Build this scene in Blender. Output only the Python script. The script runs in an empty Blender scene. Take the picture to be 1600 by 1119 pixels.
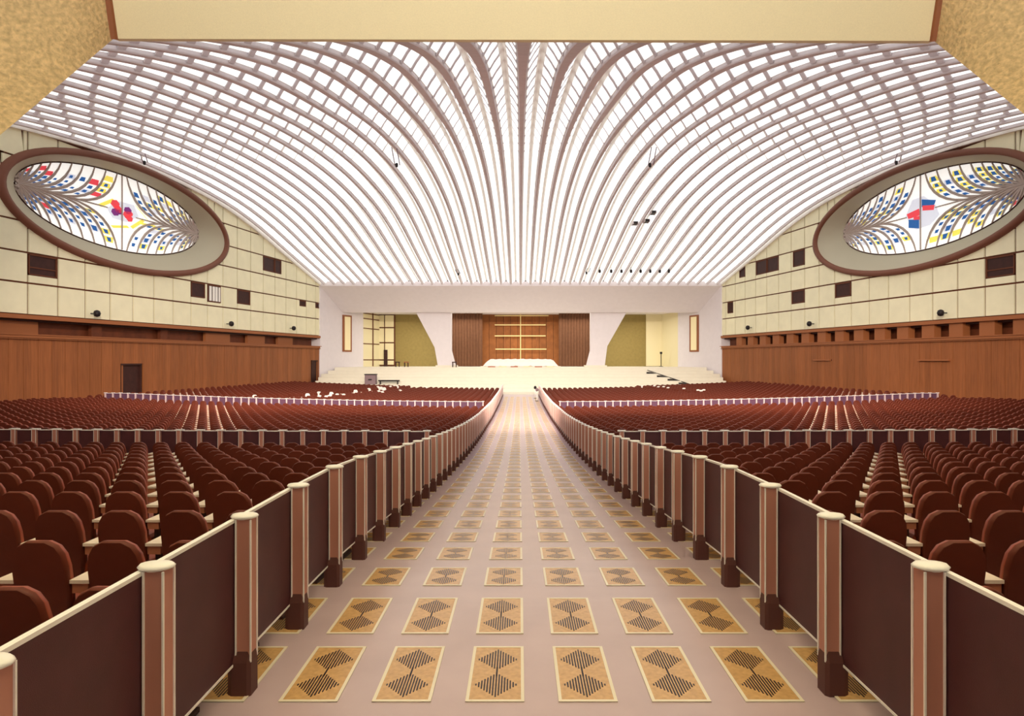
import bpy, bmesh, math, random
from mathutils import Vector
random.seed(7)
scn = bpy.context.scene
COL = scn.collection
PI = math.pi

# ------------------------------------------------------------------ camera, world, light, exposure
cam_d = bpy.data.cameras.new('camera')
cam = bpy.data.objects.new('camera', cam_d)
COL.objects.link(cam)
CZ = 2.2
cam.location = (0, 0, CZ)
cam.rotation_euler = (PI/2, 0, 0)
cam_d.sensor_fit = 'HORIZONTAL'
cam_d.sensor_width = 36.0
cam_d.lens = 36.0*1040/1600
cam_d.shift_x = -12/1600
cam_d.shift_y = 2.5/1600
cam_d.clip_start = 0.05
cam_d.clip_end = 400
scn.camera = cam

world = bpy.data.worlds.new('world')
scn.world = world
world.use_nodes = True
world.node_tree.nodes['Background'].inputs[0].default_value = (1.0, 0.9, 0.84, 1)
world.node_tree.nodes['Background'].inputs[1].default_value = 0.09

def area_light(name, loc, rot, sx, sy, power, col):
    l = bpy.data.lights.new(name, 'AREA')
    l.shape = 'RECTANGLE'; l.size = sx; l.size_y = sy; l.energy = power; l.color = col
    o = bpy.data.objects.new(name, l); COL.objects.link(o)
    o.location = loc; o.rotation_euler = rot
    return o
# unseen area light behind the lintel, lighting the stage
area_light('stage_fill', (0.12, 88.5, CZ+5.95), (math.radians(-8), 0, 0), 34, 2.0, 1500, (1, .95, .84))
# area light added behind the camera to brighten the plaster soffit
area_light('rear_fill', (0.1, -2.5, 4.4), (math.radians(162), 0, 0), 14, 2.5, 4000, (1, .98, .95))
# spots added under the vault without fixtures, brightening stage and seats
def spot(loc, tgt, power, ang, col):
    l = bpy.data.lights.new('fill_spot', 'SPOT'); l.energy = power; l.spot_size = math.radians(ang); l.spot_blend = 1.0
    l.shadow_soft_size = .12; l.color = col
    o = bpy.data.objects.new('fill_spot', l); COL.objects.link(o); o.location = loc
    o.rotation_euler = (Vector(tgt)-Vector(loc)).to_track_quat('-Z', 'Y').to_euler()
for x_ in (-17, -10, -3.5, 3.5, 10, 17):
    spot((x_, 64.0, CZ+12.8), (x_*.8, 78.0, CZ-2.5), 550, 95, (1, .95, .88))
for x_ in (-21, -12.5, -4.5, 4.5, 12.5, 21):  # added warm spots to brighten the middle and far seats
    spot((x_*.8, 25.0, CZ+10.6), (x_, 50.0, CZ-3.0), 15500, 78, (1, .84, .68))
for x_ in (-18, -8, 8, 18):  # more added spots, for the nearer rows of the middle block
    spot((x_*.7, 18.9, CZ+8.5), (x_, 33.0, CZ-3.0), 5200, 84, (1, .84, .68))
# emission strength of the vault's window panes
PANE_E = 1.12
scn.view_settings.view_transform = 'Standard'
scn.view_settings.look = 'None'
scn.view_settings.gamma = 1
scn.view_settings.use_curve_mapping = False
scn.view_settings.exposure = 0.2

# ------------------------------------------------------------------ helpers
def srgb(r, g, b):
    f = lambda c: ((c/255+.055)/1.055)**2.4 if c > 10 else c/255/12.92
    return (f(r), f(g), f(b), 1)

MATS = {}
def mat(name, col, rough=.6, spec=.3, noise=0, nscale=8, bump=0, bscale=60, objvar=0, emit=0, stretch=None, metal=0, basek=1):
    m = bpy.data.materials.new(name); m.use_nodes = True
    nt = m.node_tree; N = nt.nodes; L = nt.links
    b = N['Principled BSDF']
    b.inputs['Roughness'].default_value = rough
    b.inputs['Specular IOR Level'].default_value = spec
    b.inputs['Metallic'].default_value = metal
    b.inputs['Base Color'].default_value = (col[0]*basek, col[1]*basek, col[2]*basek, 1)
    tc = N.new('ShaderNodeTexCoord')
    vec = tc.outputs['Object']
    if stretch:
        mp = N.new('ShaderNodeMapping'); mp.inputs['Scale'].default_value = stretch
        L.new(vec, mp.inputs['Vector']); vec = mp.outputs[0]
    fac = None
    if noise:
        n = N.new('ShaderNodeTexNoise'); n.inputs['Scale'].default_value = nscale; n.inputs['Detail'].default_value = 4
        L.new(vec, n.inputs['Vector'])
        mr = N.new('ShaderNodeMapRange'); mr.inputs[1].default_value = .3; mr.inputs[2].default_value = .7
        mr.inputs[3].default_value = 1-noise; mr.inputs[4].default_value = 1+noise
        L.new(n.outputs['Fac'], mr.inputs[0]); fac = mr.outputs[0]
    if objvar:
        oi = N.new('ShaderNodeObjectInfo')
        mr = N.new('ShaderNodeMapRange'); mr.inputs[3].default_value = 1-objvar; mr.inputs[4].default_value = 1+objvar
        L.new(oi.outputs['Random'], mr.inputs[0])
        if fac is not None:
            mm = N.new('ShaderNodeMath'); mm.operation = 'MULTIPLY'
            L.new(fac, mm.inputs[0]); L.new(mr.outputs[0], mm.inputs[1]); fac = mm.outputs[0]
        else: fac = mr.outputs[0]
    if fac is not None:
        vm = N.new('ShaderNodeVectorMath'); vm.operation = 'SCALE'; vm.inputs[0].default_value = col[:3]
        L.new(fac, vm.inputs['Scale']); L.new(vm.outputs[0], b.inputs['Base Color'])
    if bump:
        n2 = N.new('ShaderNodeTexNoise'); n2.inputs['Scale'].default_value = bscale; n2.inputs['Detail'].default_value = 3
        L.new(vec, n2.inputs['Vector'])
        bp = N.new('ShaderNodeBump'); bp.inputs['Strength'].default_value = bump; bp.inputs['Distance'].default_value = .05
        L.new(n2.outputs['Fac'], bp.inputs['Height']); L.new(bp.outputs[0], b.inputs['Normal'])
    if emit:
        b.inputs['Emission Color'].default_value = col
        b.inputs['Emission Strength'].default_value = emit
    MATS[name] = m
    return m

mat('floor_lino', srgb(196, 174, 182), rough=.27, spec=.5, noise=.05, nscale=1.5)
mat('tile_border', srgb(236, 226, 206), rough=.27, spec=.5)
mat('tile_ochre', srgb(206, 164, 110), rough=.27, spec=.5, noise=.12, nscale=25)
mat('tile_inlay', srgb(40, 26, 26), rough=.35, spec=.3)
mat('panel_cream', srgb(244, 240, 206), rough=.7, noise=.04, nscale=1, objvar=.03)
mat('joint_brown', srgb(104, 58, 36), rough=.7)
mat('dark_brown', srgb(60, 30, 24), rough=.6, noise=.2, nscale=3)
mat('recess_brown', srgb(110, 58, 34), rough=.6, noise=.25, nscale=1.2)
mat('wood', srgb(150, 90, 50), rough=.55, noise=.14, nscale=3, stretch=(3, 3, .25), objvar=.12)
mat('wood_trim', srgb(160, 98, 58), rough=.5)
mat('crossbar_grey', srgb(212, 204, 208), rough=.8, spec=.1)
mat('vault_white', srgb(244, 241, 234), rough=.75, spec=.1)
mat('rib_concrete', srgb(226, 220, 224), rough=.8, spec=.1, noise=.04, nscale=2)
mat('pane_light', (1, .99, .965, 1), emit=PANE_E, basek=.15)
mat('stage_white', srgb(230, 224, 228), rough=.6, noise=.02, nscale=2)
mat('stage_cream', srgb(230, 224, 208), rough=.6, noise=.02, nscale=2)
mat('olive', srgb(152, 134, 80), rough=.8, noise=.08, nscale=3)
mat('recess_cream', srgb(236, 226, 186), rough=.8)
mat('backdrop', srgb(150, 92, 48), rough=.7, noise=.15, nscale=1.5, objvar=.1)
mat('curtain', srgb(112, 76, 54), rough=.9, noise=.1, nscale=3)
mat('bar_cream', srgb(240, 222, 160), rough=.5)
mat('canopy_cream', srgb(248, 234, 190), rough=.85, noise=.03, nscale=30, bump=.15, bscale=60)
mat('gold_stone', srgb(214, 186, 136), rough=.8, noise=.24, nscale=9, bump=1.0, bscale=9)
mat('corner_brown', srgb(150, 92, 58), rough=.6)
mat('rail_cream', srgb(255, 253, 252), rough=.35, spec=.5)
mat('post_pale', srgb(206, 182, 184), rough=.5)
mat('post_brown', srgb(196, 138, 124), rough=.5, spec=.4)
mat('post_foot', srgb(98, 60, 56), rough=.6)
mat('barrier_panel', srgb(84, 44, 50), rough=.5, spec=.4, noise=.1, nscale=6, bump=.1, bscale=200)
mat('cross_panel', srgb(92, 62, 84), rough=.5, spec=.3)
mat('seat_leather', srgb(152, 68, 40), rough=.5, spec=.35, noise=.08, nscale=8, objvar=.08)
mat('seat_back', srgb(104, 46, 30), rough=.5, spec=.3, noise=.08, nscale=8, objvar=.1)  # darker than the leather: shade of the near rows put into the colour
mat('arm_top', srgb(240, 224, 208), rough=.4, spec=.5)
mat('arm_wood', srgb(178, 112, 84), rough=.5)
mat('seat_leg', srgb(70, 44, 40), rough=.5)
mat('window_rim', srgb(122, 76, 58), rough=.55)
mat('window_reveal', srgb(188, 182, 160), rough=.6)
mat('mullion', srgb(186, 172, 164), rough=.6)
mat('glass_white', (.96, .97, .93, 1), emit=.55)
mat('glass_pale', (.72, .76, .86, 1), emit=.42)
mat('glass_blue', (.02, .12, .38, 1), emit=.4)
mat('glass_yellow', (.92, .78, .12, 1), emit=.5)
mat('glass_red', (.75, .06, .08, 1), emit=.5)
mat('glass_purple', (.22, .03, .22, 1), emit=.3)
mat('black_metal', srgb(34, 28, 30), rough=.5)
mat('grey_cloth', srgb(140, 118, 124), rough=.8)
mat('white_cloth', srgb(248, 246, 240), rough=.8)
mat('panel_glow', srgb(240, 226, 180), emit=.12)  # faint emission put into the unlit wing panels to lift their tone

def newobj(name, verts, faces, m, parent=None, smooth=False, midx=None):
    me = bpy.data.meshes.new(name)
    me.from_pydata(verts, [], faces)
    ms = m if isinstance(m, (list, tuple)) else [m]
    for x in ms: me.materials.append(MATS[x])
    if midx: me.polygons.foreach_set('material_index', midx)
    if smooth: me.polygons.foreach_set('use_smooth', [True]*len(me.polygons))
    me.update()
    o = bpy.data.objects.new(name, me); COL.objects.link(o)
    if parent is not None: o.parent = parent
    return o

class MB:
    def __init__(s): s.v = []; s.f = []; s.m = []
    def add(s, vs, fs, mi=0):
        n = len(s.v); s.v += [tuple(p) for p in vs]
        s.f += [tuple(i+n for i in f) for f in fs]; s.m += [mi]*len(fs)
    def hexa(s, p, mi=0):   # 8 corners: bottom 0-3 ccw, top 4-7
        s.add(p, [(3, 2, 1, 0), (4, 5, 6, 7), (0, 1, 5, 4), (1, 2, 6, 5), (2, 3, 7, 6), (3, 0, 4, 7)], mi)
    def box(s, x0, x1, y0, y1, z0, z1, mi=0):
        s.hexa([(x0, y0, z0), (x1, y0, z0), (x1, y1, z0), (x0, y1, z0), (x0, y0, z1), (x1, y0, z1), (x1, y1, z1), (x0, y1, z1)], mi)
    def prism(s, poly, z0, z1, mi=0):   # poly in xy
        n = len(poly)
        s.add([(x, y, z0) for x, y in poly]+[(x, y, z1) for x, y in poly],
              [tuple(range(n))[::-1], tuple(range(n, 2*n))]+[(i, (i+1) % n, n+(i+1) % n, n+i) for i in range(n)], mi)
    def prism_y(s, poly, y0, y1, mi=0):   # poly in xz
        n = len(poly)
        s.add([(x, y0, z) for x, z in poly]+[(x, y1, z) for x, z in poly],
              [tuple(range(n)), tuple(range(n, 2*n))[::-1]]+[(i, n+i, n+(i+1) % n, (i+1) % n) for i in range(n)], mi)
    def tube(s, pts, r, n=6, mi=0, cap=True):
        rings = []
        k = len(pts)
        for i, p in enumerate(pts):
            p = Vector(p)
            t = (Vector(pts[min(i+1, k-1)])-Vector(pts[max(i-1, 0)])).normalized()
            a = t.cross(Vector((0, 0, 1)))
            if a.length < .1: a = t.cross(Vector((1, 0, 0)))
            a.normalize(); b = t.cross(a)
            rr = r[i] if isinstance(r, (list, tuple)) else r
            rings.append([p+a*rr*math.cos(2*PI*j/n)+b*rr*math.sin(2*PI*j/n) for j in range(n)])
        vs = [q for g in rings for q in g]
        fs = []
        for i in range(k-1):
            for j in range(n):
                fs.append((i*n+j, i*n+(j+1) % n, (i+1)*n+(j+1) % n, (i+1)*n+j))
        if cap: fs += [tuple(range(n)), tuple((k-1)*n+j for j in range(n))[::-1]]
        s.add(vs, fs, mi)
    def lathe(s, prof, n=12, c=(0, 0, 0), mi=0):  # prof (r,z)
        vs = []; fs = []
        for r, z in prof:
            for j in range(n): vs.append((c[0]+r*math.cos(2*PI*j/n), c[1]+r*math.sin(2*PI*j/n), c[2]+z))
        for i in range(len(prof)-1):
            for j in range(n): fs.append((i*n+j, i*n+(j+1) % n, (i+1)*n+(j+1) % n, (i+1)*n+j))
        fs += [tuple(range(n))[::-1], tuple((len(prof)-1)*n+j for j in range(n))]
        s.add(vs, fs, mi)
    def build(s, name, m, parent=None, smooth=False):
        return newobj(name, s.v, s.f, m, parent, smooth, s.m if isinstance(m, (list, tuple)) else None)

def empty(name, loc=(0, 0, 0)):
    o = bpy.data.objects.new(name, None); COL.objects.link(o); o.location = loc
    o.empty_display_size = .1
    return o
def tag(o, label=None, cat=None, group=None, kind=None):
    if label: o['label'] = label
    if cat: o['category'] = cat
    if group: o['group'] = group
    if kind: o['kind'] = kind
    return o
def share(name, src, loc, parent=None):
    o = bpy.data.objects.new(name, src.data if hasattr(src, 'data') else src); COL.objects.link(o)
    o.location = loc
    if parent is not None: o.parent = parent
    return o

def interp(pts, d):
    if d <= pts[0][0]: return pts[0][1]
    for (a, b), (c, e) in zip(pts, pts[1:]):
        if d <= c: return b+(e-b)*(d-a)/(c-a)
    return pts[-1][1]
def smooth_table(pts, d0, d1, step):
    # Catmull-Rom style resampling of a profile
    n = int((d1-d0)/step)+1
    out = []
    for i in range(n+1):
        d = d0+i*step
        s = 0
        for o in (-.8, -.4, 0, .4, .8): s += interp(pts, d+o*SM)
        out.append((d, s/5))
    return out

C = 0.12                                   # centre line of the hall
def W(d): return 39.4-.19*d                # half width of the hall at distance d
SM = 1.0
HP = [(-6, 2.2), (6.4, 2.2), (7.6, 2.27), (8.7, 2.37), (10.85, 2.54), (13.1, 2.72), (17, 2.99), (21.6, 3.26), (25.3, 3.43), (30.5, 3.62), (43, 3.88), (57, 3.95), (70, 3.85), (95, 3.85)]
HT = smooth_table(HP, -6, 95, .5)
def floor_z(x, d):
    h = interp(HT, d)
    k = interp([(8, 0), (17, .0003), (40, .0008), (50, .0009), (70, .0011), (100, .0011)], d)
    xx = min(abs(x-C), 26)
    return CZ-h+k*xx*xx
SM = 2.0
VP = [(10, 5.2), (14, 6.9), (17, 8.25), (19.2, 9.15), (23, 10.6), (27.8, 12.1), (32, 13.0), (36.5, 13.75), (41.5, 14.5), (46, 14.9), (50, 15.05), (54, 15.0), (58, 14.7), (62, 14.2), (66.3, 13.2), (71.7, 11.5), (76, 10.2), (80.4, 8.9), (85, 7.4)]
VT = smooth_table(VP, 12, 84, .5)
def vault_z(d): return CZ+interp(VT, d)
def wpt(side, d, z, off=0): return (C+side*(W(d)+off), d, z)      # point on a side wall, off = outwards
def wbox(mb, side, d0, d1, z0, z1, o0, o1, mi=0):
    p = [wpt(side, d0, z0, o0), wpt(side, d1, z0, o0), wpt(side, d1, z0, o1), wpt(side, d0, z0, o1)]
    q = [(x, y, z1) for x, y, z in p]
    mb.hexa(p+q, mi)
def proj(x, y, z): return (812+1040*x/y, 562-1040*(z-CZ)/y)

# ================================================================== FLOOR
BX = 1.93                                   # half width between aisle barriers
xs = [-37, -32, -28, -24, -20, -16, -12, -8, -5, -3, -2.2, 0, 2.2, 3, 5, 8, 12, 16, 20, 24, 28, 32, 37]
ds = [-5+.5*i for i in range(0, 158)]
V = []; F = []
for d in ds:
    for x in xs:
        xx = max(-W(d)-.6, min(W(d)+.6, x)) if abs(x) > 23 else x
        V.append((C+xx, d, floor_z(C+xx, d)))
nx = len(xs)
for i in range(len(ds)-1):
    for j in range(nx-1):
        F.append((i*nx+j, i*nx+j+1, (i+1)*nx+j+1, (i+1)*nx+j))
floor = newobj('floor', V, F, 'floor_lino')
tag(floor, 'pale mauve smooth floor with rows of inlaid ochre panels down the aisle', kind='structure')

# inlaid panels: eight columns, pitch .6 across, 1.06 along
def tile_meshes(L):
    b = MB()
    w = .19
    # border frame
    t = .022
    for (x0, x1, y0, y1) in ((-w, w, 0, t), (-w, w, L-t, L), (-w, -w+t, t, L-t), (w-t, w, t, L-t)): b.box(x0, x1, y0, y1, .001, .007)
    p = MB(); p.box(-w+t, w-t, t, L-t, .001, .005)
    s = MB()
    n = 15
    for c in (.27*L, .73*L):
        for i in range(n):
            x = (i-(n-1)/2)/((n-1)/2)*.135
            hh = (1-abs(x)/.145)*.2*L
            if hh > .01: s.box(x-.0048, x+.0048, c-hh, c+hh, .004, .0068)
    s.box(-.006, .006, .42*L, .58*L, .004, .0068)
    out = []
    for nm, m_, mt in (('border', b, 'tile_border'), ('panel', p, 'tile_ochre'), ('inlay', s, 'tile_inlay')):
        me = bpy.data.meshes.new(nm); me.from_pydata(m_.v, [], m_.f); me.materials.append(MATS[mt]); me.update(); out.append(me)
    return out
TM = {.82: tile_meshes(.82), .66: tile_meshes(.66)}
far = MB(); ntile = 0
for r in range(-2, 62):
    L = .82 if r < 2 else .66
    d0 = (4.27 + 1.06*r) if r < 2 else (6.52+1.045*(r-2))
    dm = d0+L/2
    for c in range(8):
        x = C+.02+(c-3.5)*.6
        z = floor_z(x, dm)
        sl = math.atan2(floor_z(x, d0+L)-floor_z(x, d0), L)
        z0 = floor_z(x, d0)+.001
        if d0 < 41 and ntile < 297:
            ntile += 1
            p = share('floor_panel', TM[L][1], (x, d0, z0), floor); p.rotation_euler = (sl, 0, 0)
            share('border', TM[L][0], (0, 0, 0), p)
            share('inlay', TM[L][2], (0, 0, 0), p)
        else:
            zt = floor_z(x, d0+L)
            for (w, t, mi, e) in ((.19, 0, 0, .002), (.168, .022, 1, .005)):
                far.hexa([(x-w, d0+t, z0), (x+w, d0+t, z0), (x+w, d0+L-t, zt), (x-w, d0+L-t, zt),
                          (x-w, d0+t, z0+e), (x+w, d0+t, z0+e), (x+w, d0+L-t, zt+e), (x-w, d0+L-t, zt+e)], mi)
o = far.build('floor_panels_far', ['tile_border', 'tile_ochre'], floor); tag(o, kind='stuff')

# ================================================================== CEILING VAULT
NR = 20.5
D0, D1 = 18.3, 80.6
nd = 66
dsv = [D0+(D1-D0)*i/nd for i in range(nd+1)]
RW = .14                                    # half rib width, share of pitch
def pitch(d): return W(d)/NR
HB = .50                                     # bay height, share of pitch
def bay_pt(k, f, d, lift=0):
    """k bay index (between rib k and k+1), f 0..1 across bay"""
    P = pitch(d)
    u = k+RW+f*(1-2*RW)
    a = 1-abs(2*f-1)
    rise = HB*P*(math.sin(a*PI/2)*.55+a*.45)
    return (C+u*P, d, vault_z(d)+.18+rise-lift)
V = []; F = []
fr = [0, .17, .33, .42, .5, .58, .67, .83, 1]
cols = []
for k in range(-21, 21):
    for f in fr:
        if k == -21 and f < .5: continue
        if k == 20 and f > .5: continue
        cols.append((k, f))
for d in dsv:
    for k, f in cols: V.append(bay_pt(k, f, d))
nc = len(cols)
for i in range(nd):
    for j in range(nc-1):
        F.append((i*nc+j, (i+1)*nc+j, (i+1)*nc+j+1, i*nc+j+1))
ceiling = newobj('ceiling', V, F, 'vault_white')
tag(ceiling, 'white ribbed concrete vault fanning out from the stage', kind='structure')
for k in range(-20, 21):
    V = []; F = []
    for d in dsv:
        P = pitch(d); z = vault_z(d); x = C+k*P
        kf = interp([(18, .85), (30, .7), (60, .42), (81, .35)], d)
        for (a, b) in ((-RW*1.0, .3), (-RW*min(1, kf+.12), .05), (-RW*kf, 0), (RW*kf, 0), (RW*min(1, kf+.12), .05), (RW*1.0, .3)):
            V.append((x+a*P, d, z+b))
    for i in range(nd):
        for j in range(5): F.append((i*6+j, (i+1)*6+j, (i+1)*6+j+1, i*6+j+1))
        F.append((i*6+5, (i+1)*6+5, (i+1)*6, i*6))
    F += [(5, 4, 3, 2, 1, 0), tuple(nd*6+j for j in range(6))]
    newobj('rib', V, F, 'rib_concrete', ceiling)
# window panes between the ribs
bars = []
cells = []
PP = 2.0
d = 18.6
while d < 79:
    for k in range(-21, 21):
        for s in (0, 1):
            if (k == -21 and s == 0) or (k == 20 and s == 1): continue  # outermost half bays get glowing panes too, added to lighten the edge
            f0, f1 = (.03, .36) if s == 0 else (.64, .97)
            px, py = proj(*bay_pt(k, .25 if s == 0 else .75, d+.5))
            vis = (k >= 0) == (s == 1)
            inn = 0 < px < 1600 and 66 < py < 440
            cells.append((0 if (vis and inn) else 1, d, k, s, f0, f1))
    d += PP
cells.sort(key=lambda c: (c[0], c[1]))
rest = MB()
for i, (pr, d, k, s, f0, f1) in enumerate(cells):
    fs = [f0, (f0+f1)/2, f1]
    e0, e1 = d+.0, d+PP*interp([(18, .72), (34, .76), (44, .86), (52, .95)], d)
    vs = [bay_pt(k, f, e, l) for l in (.02, .07) for e in (e0, e1) for f in fs]
    faces = [(0, 3, 4, 1), (1, 4, 5, 2), (6, 7, 10, 9), (7, 8, 11, 10), (0, 1, 7, 6), (1, 2, 8, 7), (3, 9, 10, 4), (4, 10, 11, 5), (0, 6, 9, 3), (2, 5, 11, 8)]
    if i < 298: newobj('window_pane', vs, faces, 'pane_light', ceiling)
    else: rest.add(vs, faces)
xb_ = MB()
dd_ = 18.6
while dd_ < 49:
    for k in range(-20, 20):
        for s in (0, 1):
            f0, f1 = (.0, .37) if s == 0 else (.63, 1.0)
            hw_ = interp([(18, .12), (32, .09), (42, .045), (49, .012)], dd_)
            e0, e1 = dd_-PP*(.14+hw_), dd_-PP*(.14-hw_)
            fs = [f0, (f0+f1)/2, f1]
            vs = [bay_pt(k, f, e, l) for l in (.0, .10) for e in (e0, e1) for f in fs]
            xb_.add(vs, [(0, 3, 4, 1), (1, 4, 5, 2), (6, 7, 10, 9), (7, 8, 11, 10), (0, 1, 7, 6), (1, 2, 8, 7), (3, 9, 10, 4), (4, 10, 11, 5), (0, 6, 9, 3), (2, 5, 11, 8)])
    dd_ += PP
o = xb_.build('glazing_crossbars', 'crossbar_grey', ceiling); tag(o, kind='stuff')
o = rest.build('window_panes_far', 'pane_light', ceiling); tag(o, kind='stuff')

# ================================================================== SIDE WALLS
EC, EZ, EA, EB = 51.3, CZ+10.85, 10.75, 3.85      # outer ellipse of the round window, on the wall
def ell(d, a=EA, b=EB, c=EC):
    t = 1-((d-c)/a)**2
    return b*math.sqrt(t) if t > 0 else None
def wall_piece(mb, side, d0, d1, z0, z1, o0, o1, n, ea=EA, eb=EB, vclear=.02):
    """vertical strips of the rectangle, cut by the round window and by the vault"""
    for i in range(n):
        a = d0+(d1-d0)*i/n; b = d0+(d1-d0)*(i+1)/n
        seg = []
        for d in (a, b):
            top = min(z1, vault_z(d)-vclear)
            e = ell(d, ea, eb)
            if e is None or EZ+e <= z0 or EZ-e >= z1: seg.append(((z0, max(z0, top)), None))
            else: seg.append(((z0, max(z0, min(top, EZ-e))), (min(max(z0, EZ+e), max(z0, top)), max(z0, top))))
        lo = (seg[0][0], seg[1][0])
        hi = None
        if seg[0][1] and seg[1][1]: hi = (seg[0][1], seg[1][1])
        for pr in (lo, hi):
            if pr is None: continue
            (p0, p1), (q0, q1) = pr
            if p1-p0 < .02 and q1-q0 < .02: continue
            B = [wpt(side, a, p0, o0), wpt(side, b, q0, o0), wpt(side, b, q0, o1), wpt(side, a, p0, o1)]
            T = [wpt(side, a, p1, o0), wpt(side, b, q1, o0), wpt(side, b, q1, o1), wpt(side, a, p1, o1)]
            mb.hexa(B+T)
ROWS = [2.85, 4.87, 6.8, 8.75, 10.7, 12.7, 14.7]
DL = [42.3+2.165*i for i in range(-13, 19)]
for side, sn in ((-1, 'left'), (1, 'right')):
    wall = empty('wall_'+sn, wpt(side, 60, 0))
    tag(wall, 'long %s side wall, cream panel grid over brown boards' % sn, kind='structure')
    wall.location = (0, 0, 0)
    mb = MB()
    wall_piece(mb, side, -4, 80.6, CZ+2.6, CZ+16, .09, .35, 170)
    mb.build('joint_backing', 'joint_brown', wall)
    # special cells
    dark = {(0, 1): .35, (13-1, 2): .0}
    if side < 0:
        # (column, row): (strip height left below, opening share start, end)
        special = {(0, 1): (.45, 0, 1), (7, 1): (.5, 0, .88), (8, 1): (.25, 0, .9), (10, 1): (.45, 0, 1),
                   (12, 3): (.35, 0, 1), (13, 3): (.35, 0, .6), (15, 1): (1.15, .3, 1), (17, 1): (1.2, 0, 1)}
    else:
        special = {(0, 1): (.45, 0, 1), (7, 1): (.55, 0, 1), (10, 1): (.55, 0, 1), (10, 3): (.3, 0, .9),
                   (12, 3): (.35, 0, 1), (13, 3): (.35, 0, 1), (15, 3): (.5, 0, .6), (16, 1): (.5, .2, .85)}
    for ci, a in enumerate(DL):
        c = ci-13
        if c >= 18: continue
        b = a+2.165
        if b < 19: continue
        for r in range(6):
            z0 = CZ+ROWS[r]+.06; z1 = CZ+ROWS[r+1]-.06
            if z0 > max(vault_z(a), vault_z(b))-.2: continue
            g = .07
            mb = MB()
            if (c, r) in special:
                st, s0, s1 = special[(c, r)]
                mb2 = MB()
                wbox(mb, side, a+g, b-g, z0, z0+st, 0, .09)
                if s0 > 0: wbox(mb, side, a+g, a+s0*2.1, z0+st, z1, 0, .09)
                if s1 < 1: wbox(mb, side, a+s1*2.1, b-g, z0+st, z1, 0, .09)
                wbox(mb2, side, a+max(g, s0*2.1), a+min(s1*2.1, 2.1), z0+st+.04, z1, .06, .1)
                w = mb2.build('booth_window', 'dark_brown', wall)
                mb3 = MB()
                A, B_ = a+max(g, s0*2.1), a+min(s1*2.1, 2.1)
                zz0, zz1 = z0+st+.04, z1
                t = .07
                wbox(mb3, side, A, B_, zz0, zz0+t, .01, .07); wbox(mb3, side, A, B_, zz1-t, zz1, .01, .07)
                wbox(mb3, side, A, A+t, zz0, zz1, .01, .07); wbox(mb3, side, B_-t, B_, zz0, zz1, .01, .07)
                if (c, r) in ((0, 1),):
                    wbox(mb3, side, A, B_, zz0+.45, zz0+.52, .02, .07)
                mb3.build('frame', 'joint_brown', w)
                if side < 0 and (c, r) == (8, 1):
                    for q in (.3, .75, 1.15, 1.6):
                        mb4 = MB(); wbox(mb4, side, a+q, a+q+.3, zz0+.1, zz1-.1, .02, .05); mb4.build('curtain_strip', 'white_cloth', w)
                mb.build('wall_panel', 'panel_cream', wall)
                continue
            # cut?
            cut = vault_z(a) < z1+.1 or vault_z(b) < z1+.1
            for dd in (a, (a+b)/2, b):
                e = ell(dd)
                if e is not None and EZ-e < z1+.2 and EZ+e > z0-.2: cut = True
            wall_piece(mb, side, a+g, b-g, z0, z1, 0, .09, 10 if cut else 1)
            if mb.v: mb.build('wall_panel', 'panel_cream', wall)
    # pale cornice where the vault meets the wall
    mb = MB()
    for i in range(60):
        a = 18.4+i*(80.3-18.4)/60; b = 18.4+(i+1)*(80.3-18.4)/60
        P = [wpt(side, a, vault_z(a)-.06, -.16), wpt(side, b, vault_z(b)-.06, -.16), wpt(side, b, vault_z(b)-.06, .1), wpt(side, a, vault_z(a)-.06, .1)]
        Q = [wpt(side, a, vault_z(a)+.95, -.3), wpt(side, b, vault_z(b)+.95, -.3), wpt(side, b, vault_z(b)+.95, .1), wpt(side, a, vault_z(a)+.95, .1)]
        mb.hexa(P+Q)
    mb.build('cornice', 'vault_white', wall)
    # fascia and gallery recess
    for nm, z0, z1, o0, o1, m_ in (('gallery_fascia', 2.58, 2.84, -.12, .4, 'wood_trim'), ('gallery_sill', 1.38, 1.56, -.1, 1.0, 'wood_trim'),
                                   ('gallery_back', 1.5, 2.7, .95, 1.1, 'recess_brown'), ('gallery_soffit', 2.45, 2.6, .3, 1.1, 'dark_brown')):
        mb = MB(); wbox(mb, side, -4, 80.4, CZ+z0, CZ+z1, o0, o1); mb.build(nm, m_, wall)
    mb = MB(); wbox(mb, side, -4, 80.4, CZ+1.56, CZ+1.62, -.16, .1); wbox(mb, side, -4, 80.4, CZ+1.30, CZ+1.34, -.13, .1)
    mb.build('sill_moulding', 'bar_cream' if 0 else 'wood_trim', wall)
    if side > 0:
        d = 36.5
        while d < 76:
            mb = MB(); wbox(mb, side, d, d+1.15, CZ+1.56, CZ+2.58, .1, .6); mb.build('gallery_pier', 'wood_trim', wall)
            d += 2.45
    else:
        for d, w_ in ((41.0, 2.6), (47.8, .9), (54.6, .8), (60.2, 3.5), (66.5, 3), (72, 3)):
            mb = MB(); wbox(mb, side, d, d+w_, CZ+1.56, CZ+2.58, .55, .8); mb.build('gallery_pier', 'wood_trim' if w_ > 1 else 'recess_brown', wall)
    # boards
    mb = MB()
    for i in range(86): 
        a = -4+i*1.0
        b = min(a+1.0, 80.5)
        zf0, zf1 = floor_z(C+side*30, a)-.5, floor_z(C+side*30, b)-.5
        P = [wpt(side, a, zf0, .12), wpt(side, b, zf1, .12), wpt(side, b, zf1, .3), wpt(side, a, zf0, .3)]
        Q = [(x, y, CZ+1.4) for x, y, z in P]
        mb.hexa(P+Q)
    mb.build('board_backing', 'dark_brown', wall)
    doors = [(49.75, 51.8, -2.6, -.42)] if side < 0 else []
    if side < 0: doors.append((78.2, 79.6, -3.2, -.2))
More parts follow.
